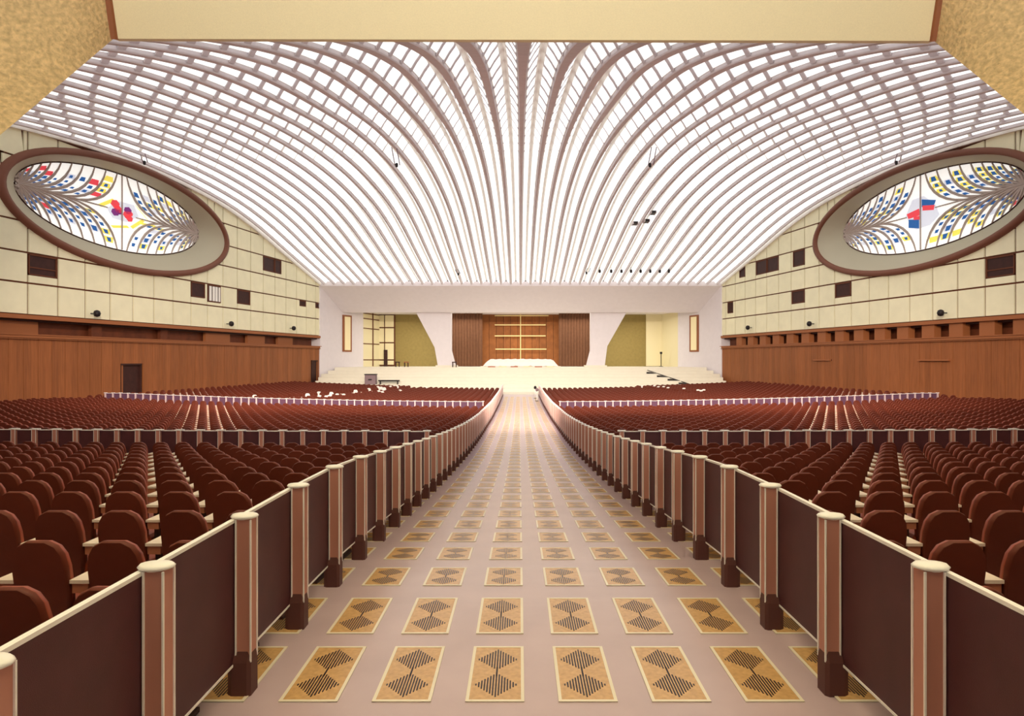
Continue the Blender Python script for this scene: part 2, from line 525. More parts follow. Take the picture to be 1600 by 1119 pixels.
    closed = [] if side < 0 else [(47.3, 49.9, -2.8, -.1), (60.2, 62.3, -2.8, -.1)]
    d = 22.0 ; n = 0
    while d < 80.3:
        wd = .5 if d > 33 else 1.5
        b = min(d+wd, 80.4)
        z0 = floor_z(C+side*30, d)-.1
        z1 = CZ+1.38
        mid = (d+b)/2
        zz = [(z0, z1)]
        for (da, db, dz0, dz1) in doors:
            if da < mid < db: zz = [(CZ+dz1+.12, z1)]
        for (da, db, dz0, dz1) in closed:
            if da < mid < db: zz = [(z0, CZ+dz1-.02), (CZ+dz1+.12, z1)]
        mb = MB()
        pr = .02*(n % 2)
        for a0, a1 in zz: wbox(mb, side, d+.008, b-.008, a0, a1, 0+pr*.6, .11)
        mb.build('board', 'wood', wall)
        d = b; n += 1
    for (da, db, dz0, dz1) in doors:
        zf = floor_z(C+side*30, da)
        mb = MB(); wbox(mb, side, da, db, zf, CZ+dz1, .5, .6); wbox(mb, side, da, da+.08, zf, CZ+dz1, 0, .6)
        wbox(mb, side, da, db, CZ+dz1, CZ+dz1+.12, -.03, .6); wbox(mb, side, db-.08, db, zf, CZ+dz1, 0, .6)
        mb.build('doorway', 'dark_brown', wall)
    for (da, db, dz0, dz1) in closed:
        mb = MB(); wbox(mb, side, da-.1, db+.1, CZ+dz1, CZ+dz1+.12, -.16, .02)
        mb.build('door_hood', 'wood_trim', wall)

    # ---------------- round window
    win = empty('window_%d' % (1 if side < 0 else 2), (0, 0, 0))
    tag(win, 'large oval stained glass window in the %s wall' % sn, kind='structure')
    n = 72
    prof_rim = [(EA-.12, EB-.12, -.02), (EA-.1, EB-.1, -.22), (EA+.12, EB+.12, -.28), (EA+.4, EB+.36, -.2), (EA+.42, EB+.38, .1)]
    IC, IZ, IA, IB, IO = 51.4, CZ+11.35, 8.75, 2.95, 1.25
    def ring(prof, name, m_):
        V = []; F = []
        for (a, b, off) in prof:
            for j in range(n):
                t = 2*PI*j/n
                d_ = EC+a*math.cos(t); V.append(wpt(side, d_, EZ+b*math.sin(t), off))
        for i in range(len(prof)-1):
            for j in range(n): F.append((i*n+j, i*n+(j+1) % n, (i+1)*n+(j+1) % n, (i+1)*n+j))
        newobj(name, V, F, m_, win, smooth=True)
    ring(prof_rim, 'rim', 'window_rim')
    V = []; F = []
    K = 10
    for i in range(K+1):
        f = i/K
        bulge = .25*math.sin(PI*f)
        for j in range(n):
            t = 2*PI*j/n
            a = EA-.1+(IA-EA+.1)*f; b = EB-.1+(IB-EB+.1)*f
            V.append(wpt(side, EC+(IC-EC)*f+a*math.cos(t), EZ+(IZ-EZ)*f+b*math.sin(t), -.05+(IO+.05)*f**1.3))
    for i in range(K):
        for j in range(n): F.append((i*n+j, i*n+(j+1) % n, (i+1)*n+(j+1) % n, (i+1)*n+j))
    newobj('reveal', V, F, 'window_reveal', win, smooth=True)
    def gp(p, q, off=0): return wpt(side, IC+IA*p, IZ+IB*q, IO+off)
    V = [gp(0, 0)]+[gp(math.cos(2*PI*j/n), math.sin(2*PI*j/n)) for j in range(n)]
    V += [gp(0, 0, .05)]+[gp(math.cos(2*PI*j/n), math.sin(2*PI*j/n), .05) for j in range(n)]
    F = [(0, 1+j, 1+(j+1) % n) for j in range(n)]+[(n+1, n+2+(j+1) % n, n+2+j) for j in range(n)]+[(1+j, 1+(j+1) % n, n+2+(j+1) % n, n+2+j) for j in range(n)]
    newobj('glass', V, F, 'glass_white', win)
    mb = MB(); mb.tube([gp(math.cos(2*PI*j/n)*.997, math.sin(2*PI*j/n)*.995, -.03) for j in range(n+1)], .055, 6, cap=False); mb.build('inner_rim', 'dark_brown', win)
    # mullions: feather-like branches springing from both ends
    pieces = 0
    for e in (-1, 1):
        for v in (-1, 1):
            br = []
            nb = 12
            for i in range(nb):
                th = math.radians(87-i*7.0)
                X, Y = e*math.cos(th), v*math.sin(th)
                sx = e*(.18+.085*i)                     # where the branch leaves the trunk
                if i == 0: sx = e*.16
                sx = e*min(.95, abs(X)+.34)
                pts = []
                for q in range(9):
                    t = q/8
                    P0 = (e*min(.975, abs(X)+.5), 0); P1 = (e*min(.96, abs(X)+.2), v*.03); P2 = (X+e*.05, v*.4*abs(Y)); P3 = (X*.99, Y*.99)
                    bx = (1-t)**3*P0[0]+3*(1-t)**2*t*P1[0]+3*(1-t)*t*t*P2[0]+t**3*P3[0]
                    by = (1-t)**3*P0[1]+3*(1-t)**2*t*P1[1]+3*(1-t)*t*t*P2[1]+t**3*P3[1]
                    pts.append((bx, by))
                br.append(pts)
                mb = MB(); mb.tube([gp(a, b, -.05) for a, b in pts], [.05+.06*math.sin(PI*q/8) for q in range(9)], 5)
                mb.build('mullion', 'mullion', win)
            for i in range(nb-1):
                A, B = br[i], br[i+1]
                for q in (3, 4, 5, 6, 7):
                    if pieces > 290: break
                    ca = ((A[q][0]+B[q][0])/2, (A[q][1]+B[q][1])/2)
                    da = (A[q+1][0]-A[q][0], (A[q+1][1]-A[q][1]))
                    wv = (B[q][0]-A[q][0], B[q][1]-A[q][1])
                    wl = math.hypot(wv[0]*IA, wv[1]*IB)
                    if wl < .12: continue
                    rnd = random.random()
                    if side < 0:
                        warm = (e > 0 and rnd < .35 and i > 0) or (e < 0 and i == 0 and rnd < .5)
                    else:
                        warm = rnd < (.35 if e < 0 else .15)
                    red = (side < 0 and e < 0 and rnd > .94) or (i > 7 and rnd > .8)
                    shape = [(-.42, -.30), (.42, -.30), (.42, .30), (-.42, .30)]
                    mt = 'glass_yellow' if warm else ('glass_red' if red else 'glass_pale')
                    fs = .78
                    def quad(s1, s2, off, jit):
                        out = []
                        for (u, w_) in ((-s1, -s2), (s1, -s2), (s1*(1-jit), s2), (-s1*(1-jit), s2)):
                            out.append((ca[0]+wv[0]*u+da[0]*w_, ca[1]+wv[1]*u+da[1]*w_))
                        f = [gp(a, b, off) for a, b in out]+[gp(a, b, -.0) for a, b in out]
                        return f, [(0, 1, 2, 3), (7, 6, 5, 4), (0, 4, 5, 1), (1, 5, 6, 2), (2, 6, 7, 3), (3, 7, 4, 0)]
                    if q in (4, 6) and i % 2 or warm or red:
                        vs, fs_ = quad(.42, .40 if not warm else .34, -.015, .3)
                        newobj('glass_piece', vs, fs_, mt, win); pieces += 1
                    if rnd < .85 and q != 7 or (q == 7 and rnd < .3):
                        jr = random.uniform(.7, 1.25)
                        vs, fs_ = quad(.19*jr, .26*jr, -.03, .25)
                        newobj('glass_piece', vs, fs_, 'glass_blue' if not red else 'glass_purple', win); pieces += 1
    mb = MB(); mb.tube([gp(-.98, 0, -.06), gp(-.5, .02, -.07), gp(-.16, .03, -.06)], [.1, .07, .05], 5); mb.build('mullion', 'mullion', win)
    mb = MB(); mb.tube([gp(.98, 0, -.06), gp(.5, -.02, -.07), gp(.16, -.03, -.06)], [.1, .07, .05], 5); mb.build('mullion', 'mullion', win)
    def patch(poly, m_, off=-.04):
        f = [gp(a, b, off) for a, b in poly]+[gp(a, b, 0) for a, b in poly]; k = len(poly)
        newobj('glass_piece', f, [tuple(range(k)), tuple(range(k, 2*k))[::-1]]+[(i, k+i, k+(i+1) % k, (i+1) % k) for i in range(k)], m_, win)
    if side < 0:
        patch([(-.16, .02), (-.03, .28), (.14, .3), (.2, .02), (.06, -.22), (-.1, -.2)], 'glass_pale', -.02)
        for (x, y, r, m_) in ((-.07, .18, .05, 'glass_red'), (-.04, .06, .045, 'glass_red'), (-.07, -.03, .045, 'glass_purple'), (-.02, .0, .03, 'glass_purple'),
                              (.07, .1, .045, 'glass_purple'), (.06, -.02, .045, 'glass_red'), (.09, -.1, .04, 'glass_red'), (.1, .03, .03, 'glass_red')):
            patch([(x+r*math.cos(a), y+r*2.3*math.sin(a)) for a in (0.3, 1.3, 2.4, 3.3, 4.4, 5.5)], m_)
        for (x0, y0, x1, y1) in ((-.25, .05, -.1, .3), (.1, -.3, .24, -.02), (.16, .3, .28, .05), (-.12, -.4, .06, -.3), (.2, -.12, .4, -.1)):
            patch([(x0, y0), (x0+.03, y0-.05), (x1+.03, y1-.05), (x1, y1)], 'glass_yellow', -.03)
    else:
        patch([(-.2, -.18), (-.16, .1), (-.03, .42), (.1, .4), (.18, .0), (.06, -.42), (-.1, -.38)], 'glass_pale', -.02)
        patch([(-.01, .14), (-.01, .34), (-.16, .22), (-.14, .08)], 'glass_blue', -.03)
        patch([(.02, -.16), (.02, -.4), (.14, -.32), (.14, -.1)], 'glass_blue', -.03)
        patch([(-.14, -.02), (-.02, .04), (-.02, .17), (-.15, .1)], 'glass_red')
        patch([(.01, -.06), (.14, -.08), (.16, .06), (.02, .12)], 'glass_red')
        patch([(.0, -.18), (.08, -.14), (.08, -.06), (.0, -.08)], 'glass_red')
    mb = MB(); mb.tube([gp(-.0, -.97, -.05), gp(.0, 0, -.06), gp(0.0, .97, -.05)], .06, 5); mb.build('mullion', 'mullion', win)

# ================================================================== STAGE END
# lintel
trim = empty('trim_1'); tag(trim, 'broad pale lintel spanning the whole stage opening', kind='structure')
def hx(x, d, z): return (C+x, d, CZ+z)
mb = MB()
def loft(mb, A, B, mi=0):
    n = len(A); mb.add(A+B, [tuple(range(n))[::-1], tuple(range(n, 2*n))]+[(i, (i+1) % n, n+(i+1) % n, n+i) for i in range(n)], mi)
XW = 24.1
prof = [(80.0, 9.4), (80.0, 8.85), (84.0, 5.98), (85.2, 5.98), (85.2, 9.4)]
loft(mb, [hx(-(XW if d < 81 else XW-.41*(d-80)), d, z) for d, z in prof], [hx((XW if d < 81 else XW-.41*(d-80)), d, z) for d, z in prof])
mb.build('lintel', 'stage_white', trim)
mb = MB(); mb.hexa([hx(-23, 85, 6.3), hx(23, 85, 6.3), hx(20, 94, 6.3), hx(-20, 94, 6.3), hx(-23, 85, 6.6), hx(23, 85, 6.6), hx(20, 94, 6.6), hx(-20, 94, 6.6)])
mb.build('stage_soffit', 'stage_white', trim)
# splayed wings with a framed light panel
for s, sn in ((-1, 'left'), (1, 'right')):
    w = empty('wall_stage_'+sn); tag(w, 'white splayed wall at the %s of the stage' % sn, kind='structure')
    mb = MB()
    mb.hexa([hx(s*24.1, 80, -4.5), hx(s*20.8, 88, -4.5), hx(s*21.3, 88.2, -4.5), hx(s*25.5, 80, -4.5),
             hx(s*24.1, 80, 9.2), hx(s*20.8, 88, 6.5), hx(s*21.3, 88.2, 6.5), hx(s*25.5, 80, 9.2)])
    mb.build('wing_panel', 'stage_white', w)
    def wp(t, z, off=0):                 # t along wing 0..2, off into hall
        nx_, ny_ = -s*4/4.32, -1.63/4.32
        return hx(s*(24.1-1.65*t)+nx_*off, 80+4*t+ny_*off, z)
    for nm, m_, t0, t1, z0, z1, of in (('light_frame', 'corner_brown', .98, 1.40, 1.0, 5.65, .10), ('light_panel', 'panel_glow', 1.06, 1.32, 1.2, 5.45, .16)):
        mb = MB(); mb.hexa([wp(t0, z0, of), wp(t1, z0, of), wp(t1, z0, .01), wp(t0, z0, .01), wp(t0, z1, of), wp(t1, z1, of), wp(t1, z1, .01), wp(t0, z1, .01)])
        if nm == 'light_frame': fr_o = mb.build(nm, m_, w)
        else: mb.build(nm, m_, fr_o)
    # recess side wall
    mb = MB()
    mb.hexa([hx(s*20.8, 88, -1.5), hx(s*19.6, 93, -1.5), hx(s*20.2, 93.1, -1.5), hx(s*21.4, 88.1, -1.5),
             hx(s*20.8, 88, 6.4), hx(s*19.6, 93, 6.4), hx(s*20.2, 93.1, 6.4), hx(s*21.4, 88.1, 6.4)])
    rs = mb.build('recess_wall', 'recess_cream', w)
    if s < 0:   # dark joints on the left recess wall
        for z_ in (-.1, 2.05, 4.1, 5.4, 6.1):
            mb = MB()
            mb.hexa([hx(-20.78, 88, z_), hx(-19.55, 93, z_), hx(-19.6, 93, z_), hx(-20.85, 88, z_), hx(-20.78, 88, z_+.13), hx(-19.55, 93, z_+.13), hx(-19.6, 93, z_+.13), hx(-20.85, 88, z_+.13)])
            mb.build('joint', 'joint_brown', w)
        mb = MB(); mb.box(C-20.2, C-20.05, 90.6, 90.8, CZ-.9, CZ+6.3); mb.build('joint', 'joint_brown', w)
    # stage floor to ceiling olive wall (two halves)
wb = empty('wall_back'); tag(wb, 'olive and brown back wall of the stage', kind='structure')
for s in (-1, 1):
    mb = MB(); mb.box(C+min(s*19.6, s*9.3), C+max(s*19.6, s*9.3), 93, 93.3, CZ-1.3, CZ+6.5); mb.build('olive_wall', 'olive', wb)
# left recess: cream panels with dark joints, in front of the olive wall
for i, x0 in enumerate((-20.3, -18.9)):
    x1 = (-18.95, -17.6)[i]
    for j, (z0, z1) in enumerate(((-.75, -.1), (0, 2.3), (2.4, 4.4), (4.5, 6.2))):
        if i == 0 and False: continue
        mb = MB(); mb.box(C+x0+.05, C+x1-.05, 92.6, 92.75, CZ+z0+.04, CZ+z1-.04); mb.build('recess_panel', 'recess_cream', wb)
mb = MB(); mb.box(C-20.4, C-17.5, 92.76, 92.98, CZ-.9, CZ+6.4); mb.build('joint_backing', 'joint_brown', wb)
mb = MB(); mb.box(C+17.5, C+19.7, 92.7, 92.95, CZ-.9, CZ+6.4); mb.build('recess_panel', 'recess_cream', wb)
mb = MB(); mb.box(C-19.0, C-18.5, 92.45, 92.62, CZ-.95, CZ+1.35); mb.build('doorway', 'dark_brown', wb)
# centre boards
x = -5.4
while x < 5.39:
    mb = MB(); mb.box(C+x+.02, C+x+.98, 93+.0, 93.2, CZ-1.3, CZ+6.5); mb.build('backdrop_board', 'backdrop', wb); x += 1.0
mb = MB(); mb.box(C-9.4, C+9.4, 93.22, 93.4, CZ-1.3, CZ+6.5); mb.build('backing', 'dark_brown', wb)
# curtains either side
for s, sn in ((-1, 'left'), (1, 'right')):
    V = []; F = []
    n = 44
    for i in range(n+1):
        x = s*(5.2+4.4*i/n)
        y = 90.6+.12*math.sin(i*1.6)-.0*i
        for z in (-.9, 6.35): V.append(hx(x, y, z))
    for i in range(n+1):
        x = s*(5.2+4.4*i/n); y = 90.68+.12*math.sin(i*1.6)
        for z in (-.9, 6.35): V.append(hx(x, y, z))
    m2 = 2*(n+1)
    for i in range(n):
        F.append((2*i, 2*i+1, 2*i+3, 2*i+2)); F.append((m2+2*i, m2+2*i+2, m2+2*i+3, m2+2*i+1))
    F.append((0, m2, m2+1, 1)); F.append((2*n, 2*n+1, m2+2*n+1, m2+2*n))
    c = newobj('curtain', V, F, 'curtain', None, smooth=True)
    tag(c, 'dark brown folded curtain, %s of the centre backdrop on stage' % sn, 'curtain', 'stage curtains')
# cross of cream rods on the backdrop
rack = empty('bar_screen', hx(0, 92.6, -.9)); tag(rack, 'four long cream rods and one upright on the brown backdrop', 'screen')
for z, x0, x1 in ((6.12, -3.6, 3.9), (4.83, -3.6, 3.5), (3.3, -3.6, 3.5), (1.45, -3.5, 3.6)):
    mb = MB(); mb.tube([(x0, 0, z+.9), (x1, 0, z+.9)], .085, 6); mb.build('rod', 'bar_cream', rack)
mb = MB(); mb.tube([(0, .05, .0), (0, .05, 7.4)], .075, 6); mb.build('upright', 'bar_cream', rack)
for x in (-2.2, 2.2):
    mb = MB(); mb.tube([(x, .15, 2.2), (x, .15, 7.0)], .03, 5); mb.build('upright', 'wood_trim', rack)
# pillars
for s, sn in ((-1, 'left'), (1, 'right')):
    p = empty('pillar', hx(s*8.9, 84.6, -.9)); tag(p, 'white flaring concrete pillar %s of the brown backdrop' % sn, 'pillar')
    D = 84.6
    def X(px): return (px-813.5)*D/1040
    if s < 0: R = [(711, 571.5), (705, 548), (705, 488), (650, 488), (679, 543), (684, 571.5)]
    else: R = [(917, 571.5), (923, 548), (923, 488), (979, 488), (949, 541), (945, 571.5)]
    poly = [(X(a)-s*8.9, (562-b)*D/1040+.9) for a, b in R]
    mb = MB(); mb.prism_y(poly, 0, 1.2); mb.build('shaft', 'stage_white', p)
    xs_ = [q[0] for q in poly if q[1] < .3]
    mb = MB(); mb.box(min(xs_)-.25, max(xs_)+.25, -.25, 1.4, -.05, .18); mb.build('base', 'stage_cream', p)
# platform and steps
stage = empty('stage_platform', (0, 0, 0)); tag(stage, 'cream stage platform with wide steps beyond the seats', 'stage')
for i in range(8):
    d0 = 74+1.15*i
    z = -4.0+(3.05)*(i+1)/8
    hw = 23.9 if d0 < 80 else 23.8-.42*(d0-80)
    hw2 = 23.9 if d0 < 78 else 23.8-.42*(d0+1.2-80)
    if i < 7:
        mb = MB(); mb.hexa([hx(-hw, d0, -4.4), hx(hw, d0, -4.4), hx(hw2, d0+1.2, -4.4), hx(-hw2, d0+1.2, -4.4), hx(-hw, d0, z), hx(hw, d0, z), hx(hw2, d0+1.2, z), hx(-hw2, d0+1.2, z)])
        mb.build('step', 'stage_cream', stage)
    else:
        mb = MB(); mb.hexa([hx(-hw, d0, -4.4), hx(hw, d0, -4.4), hx(19.5, 93.4, -4.4), hx(-19.5, 93.4, -4.4), hx(-hw, d0, z), hx(hw, d0, z), hx(19.5, 93.4, z), hx(-19.5, 93.4, z)])
        mb.build('platform', 'stage_cream', stage)
ZP = -.95
# cloth-covered dais
dz = empty('dais', hx(0, 82.6, ZP)); tag(dz, 'long low dais under white cloth at centre stage', 'dais')
mb = MB(); mb.box(-5.0, 5.0, 0, 2.0, 0, .12); mb.build('plinth', 'stage_cream', dz)
V = []; F = []
nx_, ny_ = 30, 8
for i in range(nx_+1):
    for j in range(ny_+1):
        u = -1+2*i/nx_; v = -1+2*j/ny_
        hgt = .86*min(1, (1-abs(u)**3.2)*2.2)*min(1, (1-abs(v)**4)*2.5)+.05*math.sin(u*17+v*3)*(1-abs(u))+.03*math.sin(u*31)
        V.append((u*4.7, 1.0+v*.85, .13+max(0, hgt)))
for i in range(nx_):
    for j in range(ny_): F.append((i*(ny_+1)+j, (i+1)*(ny_+1)+j, (i+1)*(ny_+1)+j+1, i*(ny_+1)+j+1))
newobj('cloth', V, F, 'white_cloth', dz, smooth=True)
for i, x in enumerate((-3.6, -2.2, -.8, .8, 2.2, 3.6)):
    mb = MB(); mb.box(x-.45, x+.45, -.3, -.02, .0, .14); mb.build('kneeler', 'recess_cream' if i % 2 else 'arm_wood', dz)
# small things on the stage
def step_z(d): 
    i = int((d-74)/1.15); i = max(0, min(7, i)); return -4.0+3.05*(i+1)/8
def thing(name, loc, label, cat, group=None): return tag(empty(name, loc), label, cat, group)
zz = step_z(76.8)
t = thing('equipment_case', hx(-17.3, 76.8, zz), 'grey covered equipment case on the steps at stage left', 'case')
mb = MB(); mb.box(-.62, .62, -.4, .5, 0, 1.1); mb.build('body', 'grey_cloth', t)
mb = MB(); mb.box(-.66, .66, -.44, .54, 1.1, 1.2); mb.build('lid', 'black_metal', t)
mb = MB(); mb.box(-.2, .2, -.46, -.4, .5, .62); mb.build('handle', 'black_metal', t)
t = thing('long_bench', hx(-15.2, 76.8, zz), 'dark low bench beside the grey case on the stage steps', 'bench')
mb = MB(); mb.box(-1.2, 1.2, -.25, .25, .35, .5); mb.build('top', 'black_metal', t)
for x in (-1.0, 1.0):
    mb = MB(); mb.box(x-.05, x+.05, -.2, .2, 0, .35); mb.build('leg', 'black_metal', t)
t = thing('speaker_stand', hx(19.0, 90.0, ZP), 'thin black stand with small black head in the right stage recess', 'stand')
mb = MB(); mb.tube([(0, 0, 0), (0, 0, 1.75)], .06, 6); mb.build('pole', 'black_metal', t)
mb = MB(); mb.box(-.14, .14, -.1, .1, 1.7, 2.0); mb.build('head', 'black_metal', t)
mb = MB(); mb.lathe([(.3, 0), (.3, .04), (.06, .08)], 10); mb.build('base', 'black_metal', t)
t = thing('stage_ramp', hx(17.4, 78.6, step_z(78.4)), 'long dark ramp rail slanting down the steps near right wing wall', 'ramp')
mb = MB(); mb.hexa([(-2.2, 2.4, .55), (-1.6, 2.4, .55), (2.6, -2.2, -1.0), (1.9, -2.2, -1.0), (-2.2, 2.4, 1.0), (-1.6, 2.4, 1.0), (2.6, -2.2, -.55), (1.9, -2.2, -.55)]); mb.build('deck', 'black_metal', t)
mb = MB(); mb.tube([(-2.0, 2.3, 1.2), (2.2, -2.1, -.4)], .04, 5); mb.build('rail', 'black_metal', t)
# pews and chairs by the left recess
for i, (x, d, lab) in enumerate(((-16.0, 86.5, 'dark stool nearest the left recess door on stage'), (-14.9, 86.8, 'small brown stool right of the dark one in the left recess'), (-8.3, 83.5, 'small brown lectern at the foot of the left pillar'))):
    t = thing('stool' if i < 2 else 'lectern', hx(x, d, ZP), lab, 'stool' if i < 2 else 'lectern')
    mb = MB(); mb.box(-.3, .3, -.2, .2, .55, .68); mb.build('seat' if i < 2 else 'top', 'dark_brown' if i != 1 else 'corner_brown', t)
    for q in (-.22, .22):
        mb = MB(); mb.box(q-.05, q+.05, -.15, .15, 0, .55); mb.build('leg', 'dark_brown', t)

# ================================================================== NEAR CANOPY (rear end of the hall)
A_L, A_R = (-10.98, 18.0, 8.68), (11.2, 18.0, 8.62)     # relative to camera height
canopy = empty('canopy'); tag(canopy, 'cream plaster soffit over the rear of the hall', kind='structure')
canopy.name = 'ceiling_rear'
mb = MB()
def up(p, dz): return (p[0], p[1], p[2]+dz)
CL, CR = (-10.5, 16.5, 11.3), (10.72, 16.5, 11.3)
R_ = lambda p: (p[0], p[1], CZ+p[2])
a, b, c, e = map(R_, (A_L, A_R, CR, CL))
mb.hexa([e, c, b, a, up(e, .05), up(c, .05), (b[0], b[1]+.25, b[2]+.05), (a[0], a[1]+.25, a[2]+.05)])
mb.build('fascia', 'canopy_cream', canopy)
mb = MB(); mb.box(-15, 15, -5, 16.6, CZ+11.3, CZ+11.6); mb.build('soffit', 'canopy_cream', canopy)
for s_ in (-1, 1):  # unseen slabs added to keep sky light off the near seats
    mb = MB(); mb.box(min(s_*15.0, s_*38), max(s_*15.0, s_*38), -5, 18, CZ+9.3, CZ+9.6); mb.build('shade_slab', 'canopy_cream', canopy)
mb = MB(); mb.box(-11.0, 11.2, 18.02, 18.25, CZ+8.75, CZ+12); mb.build('fascia', 'canopy_cream', canopy)
for s, sn in ((-1, 'left'), (1, 'right')):
    g = empty('wall_rear_'+sn); tag(g, 'rough golden stone splay wall at upper %s' % sn, kind='structure')
    A = A_L if s < 0 else A_R
    Cn = CL if s < 0 else CR
    px_b = 5 if s < 0 else 1600; py_b = 207 if s < 0 else 178
    dB = 15.0
    B = ((px_b-812)/1040*dB, dB, (562-py_b)/1040*dB)
    k = (A[2]+2.22)/(A[2]-B[2])
    G = (A[0]+(B[0]-A[0])*k, A[1]+(B[1]-A[1])*k, A[2]+(B[2]-A[2])*k)
    H = (s*24.0, 12.0, -2.22)
    V = []; F = []
    n = 24
    for th in (0, .25):
        for i in range(n+1):
            for j in range(n+1):
                u, v = i/n, j/n
                p = [(1-u)*((1-v)*A[q]+v*G[q])+u*((1-v)*Cn[q]+v*H[q]) for q in range(3)]
                V.append((p[0]+s*th, p[1], CZ+p[2]+th))
    m1 = (n+1)**2
    for i in range(n):
        for j in range(n):
            q = (i*(n+1)+j, i*(n+1)+j+1, (i+1)*(n+1)+j+1, (i+1)*(n+1)+j)
            F.append(q); F.append(tuple(x+m1 for x in q[::-1]))
    for i in range(n):
        for q in ((i, i+1), (n*(n+1)+i, n*(n+1)+i+1), (i*(n+1), (i+1)*(n+1)), (i*(n+1)+n, (i+1)*(n+1)+n)):
            F.append((q[0], q[1], q[1]+m1, q[0]+m1))
    newobj('stone_face', V, F, 'gold_stone', g)
    mb = MB(); mb.tube([R_(A), R_(tuple(A[q]+(Cn[q]-A[q])*.6 for q in range(3)))], [.13, .09], 6); mb.build('corner_strip', 'corner_brown', g)

# ================================================================== BARRIERS
def post_mesh(s):
    """s=+1: aisle lies on +x side"""
    col = MB(); col.box(-.045, .045, -.05, .05, .22, 1.15)
    tr = MB()
    for x in (-.048, .048):
        for y in (-.053, .053): tr.box(x-.005, x+.005, y-.005, y+.005, .22, 1.15)
    cap = MB()
    n = 14
    def el(a, b): return [(a*math.cos(2*PI*j/n)*1.0-.012*s, b*math.sin(2*PI*j/n)) for j in range(n)]
    vs = []
    for (a, b, z) in ((.055, .055, 1.148), (.088, .068, 1.158), (.092, .07, 1.166), (.08, .058, 1.178), (.03, .02, 1.183)):
        vs += [(x, y, z) for x, y in el(a, b)]
    fs = [tuple(range(n))[::-1], tuple(range(4*n, 5*n))]
    for i in range(4):
        for j in range(n): fs.append((i*n+j, i*n+(j+1) % n, (i+1)*n+(j+1) % n, (i+1)*n+j))
    cap.add(vs, fs)
    ft = MB()
    pl = [(-.105*s, -.03), (-.10*s, -.055), (-.07*s, -.075), (.03*s, -.075), (.052*s, -.055), (.052*s, .055), (.03*s, .075), (-.07*s, .075), (-.10*s, .055), (-.105*s, .03)]
    if s < 0: pl = pl[::-1]
    ft.prism(pl, -.03, .22)
    ft.add([(x, y, .22) for x, y in pl]+[(x*.6+.01*s, y*.6, .30) for x, y in pl], [(i, (i+1) % 10, 10+(i+1) % 10, 10+i) for i in range(10)]+[tuple(range(10, 20))])
    out = []
    for nm, m_, mt in (('post', col, 'post_brown'), ('edge_trim', tr, 'rail_cream'), ('cap', cap, 'rail_cream'), ('foot', ft, 'post_foot')):
        me = bpy.data.meshes.new(nm); me.from_pydata(m_.v, [], m_.f); me.materials.append(MATS[mt]); me.update()
        if nm == 'cap': me.polygons.foreach_set('use_smooth', [True]*len(me.polygons))
        out.append(me)
    return out
def barrier_panel(P, Q, nrm, root, pmat='barrier_panel', simple=False, zb=.2):
    """P,Q floor points (x,y,z); nrm unit 2-vector towards thickness"""
    t = .028
    nx, ny = nrm
    def pt(A, z, o): return (A[0]+nx*o, A[1]+ny*o, A[2]+z)
    def slab(z0, z1, o0, o1):
        m = MB(); m.hexa([pt(P, z0, o0), pt(Q, z0, o0), pt(Q, z0, o1), pt(P, z0, o1), pt(P, z1, o0), pt(Q, z1, o0), pt(Q, z1, o1), pt(P, z1, o1)]); return m
    p = slab(zb+.01, 1.13, 0, t).build('panel', pmat, root)
    m = slab(1.13, 1.15, -.002, t+.002)
    m.build('top_rail', 'rail_cream', root)
    if not simple: slab(zb-.004, zb+.012, -.004, t+.004).build('bottom_edge', 'rail_cream', p)
for s, sn in ((-1, 'left'), (1, 'right')):
    xb = C+s*BX
    PM = post_mesh(-s)
    root = thing('aisle_barrier', (0, 0, 0), 'long mauve-brown panelled barrier with cream rail along the %s of the aisle' % sn, 'barrier')
    pos = []
    for n in range(-1, 65):
        d = 2.27+1.07*n
        x = xb
        pos.append((x, d, floor_z(x, d)))
    for i, (x, y, z) in enumerate(pos):
        p = share('post', PM[0], (x, y, z), root)
        for me in PM[1:]: share(me.name.split('.')[0], me, (0, 0, 0), p)
        if i:
            P = pos[i-1]
            ox = s*.06
            barrier_panel((P[0]+ox, P[1], P[2]), (x+ox, y, z), (s, 0), root, simple=y > 20)
def cross(d, x0, x1, pitch_, label, sidex):
    root = thing('cross_barrier', (0, 0, 0), label, 'barrier')
    PMx = {}
    pw = .05 if d < 30 else .04
    col = MB(); col.box(-pw, pw, -.05, .05, 0, 1.15)
    cap = MB(); cap.box(-pw*2, pw*2, -.07, .07, 1.15, 1.175)
    tr = MB(); tr.box(-.056, -.046, -.056, -.045, .0, 1.15)
    tr.box(.046, .056, -.056, -.045, .0, 1.15)
    mes = []
    for nm, m_, mt in (('post', col, 'post_brown' if d < 30 else 'post_pale'), ('cap', cap, 'rail_cream'), ('edge_trim', tr, 'rail_cream')):
        me = bpy.data.meshes.new(nm); me.from_pydata(m_.v, [], m_.f); me.materials.append(MATS[mt]); me.update(); mes.append(me)
    x = x0; prev = None
    st = pitch_*(1 if x1 > x0 else -1)
    while (x-x1)*st <= 0:
        q = (x, d, floor_z(x, d))
        p = share('post', mes[0], q, root)
        for me in mes[1:]:
            if d > 30 and me.name.startswith('edge'): continue
            share(me.name.split('.')[0], me, (0, 0, 0), p)
        if prev:
            P, Q = (prev, q) if prev[0] < q[0] else (q, prev)
            barrier_panel((P[0], P[1]+.03, P[2]), (Q[0], Q[1]+.03, Q[2]), (0, 1), root, 'cross_panel' if d > 30 else 'barrier_panel', True, .1)
        prev = q; x += st
cross(17.1, C-2.5, -16.5, .53, 'nearer low barrier with pink posts crossing the left seats', -1)
cross(17.1, C+2.5, 16.5, .53, 'nearer low barrier with pink posts crossing the right seats', 1)
cross(43.2, C-2.5, -27.2, .49, 'farther purple barrier with cream posts crossing the left seats', -1)
